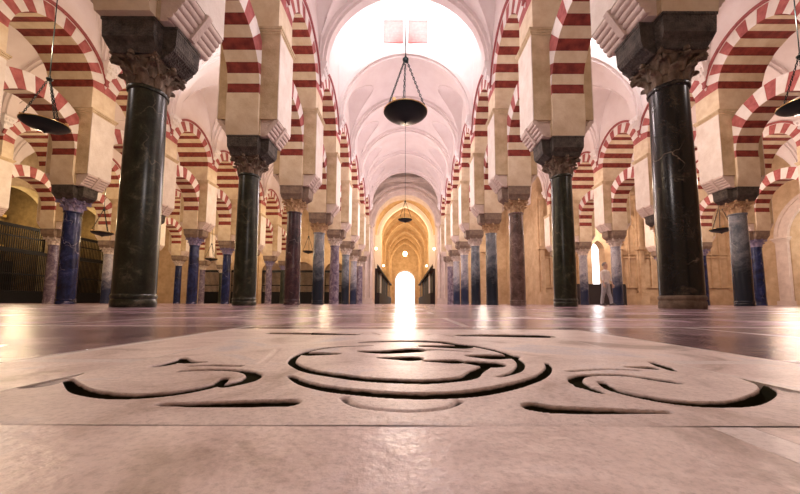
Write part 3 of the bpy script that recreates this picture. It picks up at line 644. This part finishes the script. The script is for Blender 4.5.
def lamp(x, y, z, label, top=11.27, sc=1.0):
    t = thing('hanging_lamp', label, 'lamp', (x, y, z), 0, 'hanging bowl lamps'); t.scale = (sc,) * 3
    obj('bowl', ME_BOWL, t); obj('brass_rim', ME_RIM, t)
    for m_ in ME_CH: obj('chain', m_, t)
    obj('collar', ME_COL, t, (0, 0, 1.27))
    obj('cable', cable_mesh((top - z) / sc - 1.33), t, (0, 0, 1.33))
    for q in (0.4, 2.3, 4.1): obj('glass_cup', ME_CUP, t, (.43 * math.cos(q), .43 * math.sin(q), 0))
lamp(0, 7.3, 4.45, 'large dark bronze bowl lamp hanging on chains in the middle of the nave', sc=1.03)
lamp(0, 15.5, 4.05, 'small bowl lamp hanging far down the nave before the golden arches', sc=.70)
lamp(-7.4, 6.5, 3.70, 'dark bowl lamp on a long cable at the upper left, nearest in the left aisle', sc=.77)
lamp(7.55, 5.95, 3.82, 'dark bowl lamp at the right edge, nearest in the right aisle', sc=.77)
lamp(-14.8, 15.9, 3.45, 'small flat bowl lamp left of the front left column, beside the grille', 11.27, .9)
lamp(14.8, 15.2, 3.55, 'small flat bowl lamp right of the front right column', 11.27, .9)
lamp(-14.8, 25.0, 3.4, 'tiny bowl lamp deep in the outer left aisle', 11.27, .9)
lamp(-7.4, 25.0, 4.0, 'tiny bowl lamp deep in the inner left aisle', 11.27, .9)

# ---------------------------------------------------------------- far end: stone crossing arch and choir
YE = RY(8) + .8
def arch_band(b, r0, r1, zc, y0, y1, pointed=0.0, n=32, mi=0):
    def P(r, a):
        x, z = r * math.cos(a), r * math.sin(a)
        return x, zc + z * (1 + pointed * (1 - abs(math.cos(a))))
    rows = []
    for j in range(n + 1):
        a = PI * j / n; i_, o_ = P(r0, a), P(r1, a)
        rows.append([(i_[0], y0, i_[1]), (o_[0], y0, o_[1]), (o_[0], y1, o_[1]), (i_[0], y1, i_[1])])
    b.loft(rows, mi)
def holed_wall(b, x0, x1, z1, y0, y1, r, zc, pointed=0, n=28, mi=0):   # wall slab with an arched opening centred on 0
    b.box(x0, -r, y0, y1, 0, z1, mi); b.box(r, x1, y0, y1, 0, z1, mi)
    pts = [(r * math.cos(PI * j / n), zc + r * math.sin(PI * j / n) * (1 + pointed * (1 - abs(math.cos(PI * j / n))))) for j in range(n + 1)]
    for (xa, za), (xb, zb) in zip(pts[:-1], pts[1:]): b.prism([(xa, za), (xa, z1), (xb, z1), (xb, zb)], y0, y1, 'y', mi)
b = MB(); holed_wall(b, -4.45, 4.45, 12.5, YE + .5, YE + 2.4, 2.75, 6.9)
arch_band(b, 3.3, 3.5, 6.9, YE + .25, YE + .5); arch_band(b, 3.0, 3.12, 6.9, YE + .35, YE + .5); arch_band(b, 2.6, 2.8, 6.9, YE + .45, YE + .9)
b.box(-3.6, 3.6, YE + .2, YE + .5, 10.75, 11.0); b.box(-3.4, 3.4, YE + .3, YE + .5, 10.6, 10.75)
struct('wall_crossing', b.mesh('crossing', ['rosestone']))
for s, w in ((-1, 'left'), (1, 'right')):
    t = thing('stone_pier', f'tall carved pink stone pier carrying the {w} side of the far crossing arch', 'pier', (s * 3.35, YE + .3, 0), 0, 'carved piers of the crossing arch')
    bb = MB()
    bb.box(-.6, .6, -.25, .2, .5, 6.5)
    for k in range(3): bb.lathe([(.10, .5), (.10, 6.4)], 10, c=(-.45 + .45 * k, -.28))
    obj('clustered_shaft', bb.mesh('clustered_shaft', ['rosestone'], 40), t)
    bb = MB()
    for z, e in ((0, .12), (.2, .06), (.42, .1)): bb.box(-.6 - e, .6 + e, -.42 - e, .2, z, z + (.2 if z == 0 else .22 if z == .2 else .08))
    obj('plinth', bb.mesh('plinth', ['rosestone']), t)
    bb = MB()
    for z, e in ((6.4, .02), (6.6, .1), (6.75, .16)): bb.box(-.6 - e, .6 + e, -.40 - e, .2, z, z + .2)
    for k in range(5): bb.lathe([(.05, 6.35), (.12, 6.5), (.09, 6.6)], 8, c=(-.5 + .25 * k, -.44))
    obj('capital', bb.mesh('capital', ['rosestone'], 40), t)
# choir beyond
b = MB()
for s in (-1, 1): b.box(min(s * 3.3, s * 4.0), max(s * 3.3, s * 4.0), YE + 2.4, 68, 0, 12.0)
struct('wall_choir_sides', b.mesh('choir_walls', ['choirstone']))
b = MB(); rows = []
for j in range(25):
    a = PI * j / 24; x, z = 3.35 * math.cos(a), 9.3 + 3.3 * math.sin(a) * (1 + .25 * (1 - abs(math.cos(a)))); rows.append([(x, YE + 2.4, z), (x, 68, z)])
b.loft([[r[i] for r in rows] for i in (0, 1)], 0, cap=False, closed=False)
struct('ceiling_choir', b.mesh('choir_vault', ['choirstone'], 40))
for i, (y, r, zc, pt, mt, w) in enumerate(((36, 2.62, 7.6, .22, 'white', .55), (41, 2.85, 8.0, .25, 'choirstone', .4), (46, 2.75, 8.0, .25, 'choirstone', .4), (52, 2.55, 8.2, .3, 'choirstone', .5), (58, 2.7, 8.2, .3, 'choirstone', .4), (63, 2.6, 8.2, .3, 'choirstone', .4))):
    b = MB(); arch_band(b, r, r + .28, zc, y, y + w, pt); arch_band(b, r + .28, r + .5, zc, y + .1, y + w - .1, pt)
    for s in (-1, 1): b.box(min(s * r, s * 3.3), max(s * r, s * 3.3), y, y + w, 0, zc)
    tag(obj('transverse_arch', b.mesh('transverse_arch', [mt], 30)), ['white pointed arch, the nearest across the golden choir', 'golden pointed arch just behind the white one', 'golden pointed arch, third across the choir', 'golden pointed arch, fourth across the choir', 'golden pointed arch, fifth across the choir', 'golden pointed arch next to the far doorway wall'][i], 'arch', 'pointed arches across the choir')
b = MB(); holed_wall(b, -3.4, 3.4, 13.5, 66, 67, 1.9, 4.6, 0, mi=0)
struct('wall_far_end', b.mesh('far_end', ['choirstone']))
b = MB(); arch_band(b, 1.9, 2.15, 4.6, 65.85, 66.0)
for s in (-1, 1): b.box(min(s * 1.9, s * 2.15), max(s * 1.9, s * 2.15), 65.85, 66, 0, 4.6)
struct('door_1', b.mesh('door_surround', ['rosestone'], 30))
t = thing('glowing_window', 'small glowing golden window high above the far doorway', 'window', (0, 65.9, 10.0))
obj('lit_glass', MB().loft([[(r * math.cos(q), y, r * math.sin(q) * 1.3) for q in [2 * PI * i / 20 for i in range(20)]] for r, y in ((.42, 0), (.42, .08))]).mesh('lit_glass', ['glow']), t)
bb = MB(); arch_rows = [[((.42 + a_) * math.cos(q), y, (.42 + a_) * math.sin(q) * 1.25) for a_, y in ((0, -.05), (.16, -.05), (.16, .1), (0, .1))] for q in [2 * PI * i / 24 for i in range(25)]]
bb.loft(arch_rows, cap=False); obj('window_surround', bb.mesh('window_surround', ['gold'], 40), t)
for s, w in ((-1, 'left'), (1, 'right')):
    t = thing('choir_stalls', f'long dark carved wooden stalls along the {w} side of the choir', 'choir stalls', (s * 2.75, 32.5, 0))
    bb = MB(); bb.box(-.25, .25, 0, 28, 0, 1.1); bb.box(.0 if s > 0 else -.25, .25 if s > 0 else 0, 0, 28, 1.1, 3.3)
    obj('stall_body', bb.mesh('stall_body', ['darkwood']), t)
    bb = MB(); bb.box(-.32, .32, -.05, 28.05, 3.3, 3.5)
    for k in range(28): bb.lathe([(.10, 3.5), (.05, 3.6), (.08, 3.75), (.01, 4.0)], 6, c=(0, .5 + k))
    obj('canopy', bb.mesh('canopy', ['darkwood'], 40), t)
    for k, (y, z) in enumerate(((33.2, 5.6), (38.5, 5.2), (45, 5.2), (54, 5.4))):
        tt = thing('wall_lamp', f'small golden lamp glowing on the {w} wall of the choir, {ordn[k+1]} from the nave', 'lamp', (s * 2.95, y, z), 0, 'golden lamps along the choir')
        obj('lit_globe', MB().lathe([(.01, -.14), (.10, -.09), (.13, 0), (.09, .1), (.01, .14)], 12).mesh('lit_globe', ['glow'], 60), tt)
        obj('bracket', MB().box(min(0, s * .36), max(0, s * .36), -.03, .03, -.18, -.14).mesh('bracket', ['brass']), tt)
for y, p in ((33.5, 800), (39, 800), (46, 800), (54, 800), (61, 800)): point((0, y, 7.5), p, (1, .72, .4))
# ground outside the far door
b = MB(); b.box(-20, 20, 75, 120, -.2, -.01); struct('floor_courtyard', b.mesh('courtyard', ['white']))

# ---------------------------------------------------------------- cathedral walls behind the aisles
def carved_panel(b, x, y, w, z0, z1, mi=0):     # blind tracery: lancets with mullions
    b.box(x - w / 2 - .12, x - w / 2, y - .22, y, z0 - .2, z1 + .5, mi); b.box(x + w / 2, x + w / 2 + .12, y - .22, y, z0 - .2, z1 + .5, mi)
    n = max(2, int(w / .5)); q = w / n
    for i in range(1, n): b.box(x - w / 2 + q * i - .04, x - w / 2 + q * i + .04, y - .14, y, z0, z1 - q, mi)
    for zz in (z0, z0 + (z1 - z0) * .45, z0 + (z1 - z0) * .5): b.box(x - w / 2, x + w / 2, y - .16, y, zz, zz + .07, mi)
    for i in range(n):
        xc = x - w / 2 + q * (i + .5); rows = []
        for j in range(9):
            a = PI * j / 8; rows.append([(xc + r_ * math.cos(a), yy, z1 - q + r_ * math.sin(a) * 1.5) for r_, yy in ((q / 2 - .07, y - .14), (q / 2, y - .14), (q / 2, y), (q / 2 - .07, y))])
        b.loft(rows, mi)
    rows = []
    for j in range(17):
        a = PI * j / 16; rows.append([(x + r_ * math.cos(a), yy, z1 + r_ * math.sin(a) * 1.15) for r_, yy in ((w / 2, y - .2), (w / 2 + .12, y - .2), (w / 2 + .12, y), (w / 2, y))])
    b.loft(rows, mi)
YB = 33.6
def holed_wall_at(b, xc, *a, **k):
    t = MB(); holed_wall(t, *a, **k); b.add([(v[0] + xc, v[1], v[2]) for v in t.v], t.f)
b = MB()
b.box(4.0, 6.4, YB, YB + .8, 0, 12); holed_wall_at(b, 8.0, -1.6, 1.6, 12, YB, YB + .8, 1.0, 4.2, .2); b.box(9.6, 10.9, YB, YB + .8, 0, 12)
carved_panel(b, 5.2, YB, 1.6, 1.3, 6.4)
YR = 25.4                                            # the carved cathedral wall stands further forward behind the outer aisles
b.box(10.35, 13.6, YR, YR + .8, 0, 12); holed_wall_at(b, 15.0, -1.4, 1.4, 12, YR, YR + .8, .5, 4.3, .35); b.box(16.4, 26.4, YR, YR + .8, 0, 12)
b.box(10.35, 10.9, YR + .8, YB, 0, 12)
for x, w in ((11.25, 1.1), (12.75, 1.1), (17.3, 1.1), (19.0, 1.4), (21.3, 1.9), (24.0, 1.9)): carved_panel(b, x, YR, w, 1.3, 6.4)
for x in (10.5, 12.0, 13.6, 16.4, 18.1, 20.0, 22.6):
    b.box(x - .13, x + .13, YR - .45, YR, 0, 8.2)
    for q in (-.2, .2): b.lathe([(.07, .9), (.07, 4.2)], 8, c=(x + q, YR - .2)); b.lathe([(.06, 4.45), (.06, 8.2)], 8, c=(x + q, YR - .2))
    b.box(x - .3, x + .3, YR - .55, YR, 0, .9); b.box(x - .3, x + .3, YR - .55, YR, 4.2, 4.45); b.box(x - .3, x + .3, YR - .55, YR, 8.2, 8.5)
b.box(10.35, 26.4, YR - .25, YR, 8.6, 8.85)
struct('wall_back_right', b.mesh('wall_back_right', ['choirstone']))
b = MB()
b.box(-26.4, -21.6, YB, YB + .8, 0, 12)
for xc in (-20, -16.8, -13.6, -10.4, -7.2): holed_wall_at(b, xc, -1.6, 1.6, 12, YB, YB + .8, 1.05, 3.2, 0)
b.box(-5.6, -4.0, YB, YB + .8, 0, 12)
for x in (-21.7, -18.4, -15.2, -12, -8.8, -5.6): b.box(x - .25, x + .25, YB - .3, YB, 0, 9)
b.box(-26.4, -4.0, YB + 3, YB + 3.5, 0, 12)
struct('wall_back_left', b.mesh('wall_back_left', ['choirstone']))
b = MB(); b.box(4.0, 11.0, YB + 3, YB + 3.5, 0, 12); struct('wall_back_right_chapel', b.mesh('wall_back_chapel', ['choirstone']))
# grille builder
def grille(t, w, h, step=.14, along='x', solid=.7, spikes=True):
    b = MB(); n = int(w / step)
    def bx(a0, a1, z0, z1, th=.02):
        if along == 'x': b.box(a0, a1, -th, th, z0, z1)
        else: b.box(-th, th, a0, a1, z0, z1)
    for i in range(n + 1): bx(i * w / n - .022, i * w / n + .022, 0, h)
    obj('iron_bars', b.mesh('iron_bars', ['iron']), t)
    b = MB()
    for z in sorted({0, solid, h * .55}): bx(0, w, z, z + .09, .04)
    bx(0, w, h - .1, h + .12, .07)
    for q in (0, w): bx(q - .04, q + .04, 0, h, .05)
    obj('frame', b.mesh('frame', ['iron']), t)
    if solid:
        b = MB(); bx(0, w, .07, solid, .012); obj('lower_panel', b.mesh('lower_panel', ['iron']), t)
for i, xc in enumerate((-20, -16.8, -13.6, -10.4, -7.2)):
    t = thing('iron_gate', f'dark iron gate in the back wall, {ordn[5-i] if i < 4 else "nearest"} left of the far choir', 'gate', (xc - 1.05, YB + .2, 0), 0, 'iron gates in the back wall'); grille(t, 2.1, 3.3, .12, 'x', 1.1)
t = thing('low_partition', 'low dark panelled partition before the bright lancet window at the right', 'partition', (12.9, 24.75, 0))
obj('panel', MB().box(0, 3.6, -.06, .06, 0, 1.45).mesh('panel', ['darkwood']), t)
bb = MB(); bb.box(0, 3.6, -.09, .09, 1.45, 1.55)
for k in range(5): bb.box(k * .9 - .05, k * .9 + .05, -.09, .09, 0, 1.45)
obj('rail', bb.mesh('rail', ['darkwood']), t)

# side walls
WX = 25.9
b = MB()
chap = [(15.2, 18.9), (20.1, 23.8), (25.0, 28.7)]
edges = [-3] + [v for c_ in chap for v in c_] + [YB + .8]
for i in range(0, len(edges), 2): b.box(-WX - .8, -WX, edges[i], edges[i + 1], 0, 12)
for y0, y1 in chap:
    n = 16; yc, r = (y0 + y1) / 2, (y1 - y0) / 2
    pts = [(yc + r * math.cos(PI * j / n), 6.2 + r * .9 * math.sin(PI * j / n)) for j in range(n + 1)]
    for (ya, za), (yb, zb) in zip(pts[:-1], pts[1:]): b.prism([(ya, za), (ya, 12), (yb, 12), (yb, zb)], -WX - .8, -WX, 'x')
struct('wall_left', b.mesh('wall_left', ['pier']))
b = MB(); b.box(-WX - 4.2, -WX - 3.8, 8, YB + .8, 0, 12)
for y in (8, 14.2, 19.1, 24.0, 29.0, 34): b.box(-WX - 4, -WX - .8, y, y + .8, 0, 12)
b.box(-WX - 4.2, -WX - .7, 8, YB + .8, 9.5, 9.7)
struct('wall_left_chapels', b.mesh('wall_left_chapels', ['chapelstone']))
b = MB()
for (y0, y1) in [(-3, 17.6), (21.9, YB + .8)]: b.box(WX, WX + .8, y0, y1, 0, 12)
n = 20; yc, r = 19.75, 2.15
pts = [(yc + r * math.cos(PI * j / n), 4.6 + r * math.sin(PI * j / n)) for j in range(n + 1)]
for (ya, za), (yb, zb) in zip(pts[:-1], pts[1:]): b.prism([(ya, za), (ya, 12), (yb, 12), (yb, zb)], WX, WX + .8, 'x')
b.box(WX + 4.5, WX + 4.9, 8, YB, 0, 12); b.box(WX + .7, WX + 4.9, 8, YB, 9.5, 9.7)
struct('wall_right', b.mesh('wall_right', ['choirstone']))
t = thing('portal', 'round stone portal with pilasters and stepped mouldings in the right wall', 'portal', (WX - .02, 19.75, 0))
bb = MB()
for d, r0, r1 in ((.18, 2.15, 2.45), (.10, 2.45, 2.75), (.2, 2.75, 2.95)):
    rows = []
    for j in range(25):
        a = PI * j / 24; rows.append([(x_, r_ * math.cos(a), 4.6 + r_ * math.sin(a)) for x_, r_ in ((0, r0), (-d, r0), (-d, r1), (0, r1))])
    bb.loft(rows)
obj('archivolt', bb.mesh('archivolt', ['rosestone'], 30), t)
for s in (-1, 1):
    bb = MB(); bb.box(-.2, 0, min(s * 2.2, s * 2.9), max(s * 2.2, s * 2.9), .3, 4.3); bb.box(-.3, 0, min(s * 2.12, s * 3.0), max(s * 2.12, s * 3.0), 0, .3)
    for z, e in ((4.3, .04), (4.4, .1), (4.52, .16)): bb.box(-.2 - e, 0, min(s * (2.2 - e), s * (2.9 + e)), max(s * (2.2 - e), s * (2.9 + e)), z, z + .1)
    obj('pilaster', bb.mesh('pilaster', ['rosestone']), t)
point((WX + 2.5, 19.7, 5), 300, (1, .9, .75)); 
for i, (y0, y1) in enumerate(chap):
    t = thing('chapel_grille', f'tall black iron grille closing a side chapel, {ordn[i+1]} in the left wall', 'grille', (-WX + .1, y0 - .1, 0), 0, 'iron grilles of the left chapels'); grille(t, y1 - y0 + .2, 3.45, .11, 'y', .75)
    t = thing('upper_grille', f'upper iron grille under the arch of a side chapel, {ordn[i+1]} in the left wall', 'grille', (-WX - .4, y0, 3.6), 0, 'upper grilles of the left chapels'); grille(t, y1 - y0, 1.6, .13, 'y', 0)
    t = thing('altarpiece', f'gilded altarpiece inside a side chapel, {ordn[i+1]} in the left wall', 'altarpiece', (-WX - 3.5, (y0 + y1) / 2, 0), 0, 'gilded altarpieces of the left chapels')
    bb = MB(); bb.box(-.2, .1, -1.5, 1.5, 3.0, 6.3)
    obj('panel', bb.mesh('panel', ['gold']), t); obj('altar', MB().box(-.2, 1.1, -1.7, 1.7, 0, 3.0).mesh('altar', ['darkwood']), t)
    for q in (-1.35, -.5, .5, 1.35): obj('colonnette', MB().lathe([(.13, 1.0), (.08, 1.2), (.09, 3.8), (.14, 4.0)], 10, c=(.25, q)).mesh('colonnette', ['gold'], 40), t)
    bb = MB()
    for z in (.9, 4.0, 6.2): bb.box(-.1, .45, -1.6, 1.6, z, z + .18)
    for q in range(7): bb.lathe([(.02, 4.2), (.18, 4.35), (.12, 4.7), (.2, 4.9), (.02, 5.2)], 8, c=(.15, -1.35 + .45 * q))
    obj('entablature', bb.mesh('entablature', ['gold'], 40), t)
    point((-WX - 1.6, (y0 + y1) / 2, 6.3), 200, (1, .75, .35))
b = MB(); b.box(-31, 31, -3.4, -3, 0, 12); struct('wall_front', b.mesh('wall_front', ['pier']))
# visitor standing in the right aisle
def limb(b, pts, n=12):      # pts: (x, y, z, rx, ry)
    rings = []
    for i, p in enumerate(pts):
        rings.append([(p[0] + p[3] * math.cos(2 * PI * k / n), p[1] + p[4] * math.sin(2 * PI * k / n), p[2]) for k in range(n)])
    b.loft(rings)
M['skin'] = plain('skin', (0.62, 0.40, 0.30), 0.6); M['hair'] = plain('grey_hair', (0.22, 0.19, 0.17), 0.8)
M['shirt'] = plain('pale_shirt', (0.80, 0.74, 0.70), 0.9); M['trousers'] = plain('grey_trousers', (0.42, 0.42, 0.44), 0.9); M['shoe'] = plain('dark_shoe', (0.05, 0.04, 0.04), 0.6)
t = thing('person', 'person in pale shirt and grey trousers standing in the right aisle', 'person', (8.1, 13.3, 0), .5)
b = MB()                       # body: head, neck, arms and hands
limb(b, [(0, 0, 1.30, .06, .06), (0, 0, 1.42, .058, .058), (0, -.01, 1.47, .052, .055), (0, -.015, 1.50, .06, .07), (0, -.02, 1.55, .072, .088), (0, -.015, 1.61, .078, .096), (0, -.01, 1.67, .076, .094), (0, 0, 1.71, .060, .075), (0, 0, 1.735, .025, .03)], 16)
b.loft([[(.012 * c_, -.105 - d_, z_) for c_ in (-1, 1)] + [(.004, -.10, z_)] for z_, d_ in ((1.565, .016), (1.585, .014), (1.62, .0))])
for s_ in (-1, 1):
    b.lathe([(.001, 1.57), (.016, 1.58), (.018, 1.61), (.001, 1.635)], 8, c=(s_ * .080, -.005))
    b.lathe([(.001, 1.612), (.011, 1.62), (.001, 1.632)], 8, c=(s_ * .03, -.098))
    hand = [(s_ * .30, -.10, .86, .020, .024), (s_ * .305, -.11, .82, .022, .038), (s_ * .305, -.12, .765, .020, .042)]
    limb(b, [(s_ * .285, -.06, 1.0, .030, .030)] + hand, 10)
    for q in range(4):
        y_ = -.155 + q * .024; b.tube([(s_ * .305, y_, .77), (s_ * .30, y_ - .004, .735), (s_ * .29, y_ - .002, .70 + .006 * abs(q - 1.5))], [.010, .009, .007], 6)
    b.tube([(s_ * .295, -.145, .83), (s_ * .28, -.175, .79), (s_ * .275, -.18, .76)], [.012, .011, .008], 6)
obj('body', b.mesh('body', ['skin'], 60), t)
b = MB(); limb(b, [(0, .012, 1.60, .084, .092), (0, .012, 1.66, .086, .10), (0, .006, 1.715, .070, .084), (0, 0, 1.75, .03, .04)], 14); obj('hair', b.mesh('hair', ['hair'], 60), t)
b = MB(); limb(b, [(0, 0, .88, .175, .12), (0, 0, 1.0, .165, .112), (0, 0, 1.15, .18, .12), (0, 0, 1.3, .195, .12), (0, 0, 1.38, .185, .105), (0, 0, 1.42, .11, .08), (0, 0, 1.445, .062, .062)], 20)
for s_ in (-1, 1): limb(b, [(s_ * .285, -.06, .99, .040, .040), (s_ * .265, -.02, 1.14, .046, .048), (s_ * .235, 0, 1.28, .055, .055), (s_ * .19, 0, 1.37, .062, .062), (s_ * .15, 0, 1.41, .03, .04)], 12)
obj('shirt', b.mesh('shirt', ['shirt'], 60), t)
b = MB()
for s_, dy in ((-1, .10), (1, -.12)): limb(b, [(s_ * .095, dy * 1.2, .07, .055, .062), (s_ * .095, dy, .30, .062, .07), (s_ * .09, dy * .5, .50, .072, .078), (s_ * .085, dy * .2, .70, .088, .095), (s_ * .075, 0, .92, .10, .115)], 14)
obj('trousers', b.mesh('trousers', ['trousers'], 60), t)
for s_, dy in ((-1, .12), (1, -.145)):
    b = MB(); b.loft([[(s_ * .095 + w_ * math.cos(q), dy + -.04 + l_ * math.sin(q), z_) for q in [2 * PI * k / 14 for k in range(14)]] for z_, w_, l_ in ((0, .046, .135), (.03, .048, .138), (.06, .042, .10), (.09, .045, .06))])
    obj('shoe', b.mesh('shoe', ['shoe'], 60), t)
# roof slabs keep daylight out above the vaults
b = MB(); b.box(-31, 31, -3.4, 10.4, 12.0, 12.3); b.box(-31, 31, 14.3, 35, 12.0, 12.3); b.box(-31, -3.3, 10.4, 14.3, 12, 12.3); b.box(3.3, 4.1, 10.4, 14.3, 12, 12.3); b.box(10.7, 31, 10.4, 14.3, 12, 12.3); b.box(-4.4, 4.4, 35, 68, 13.5, 13.8); struct('ceiling_roof', b.mesh('roof', ['plaster']))
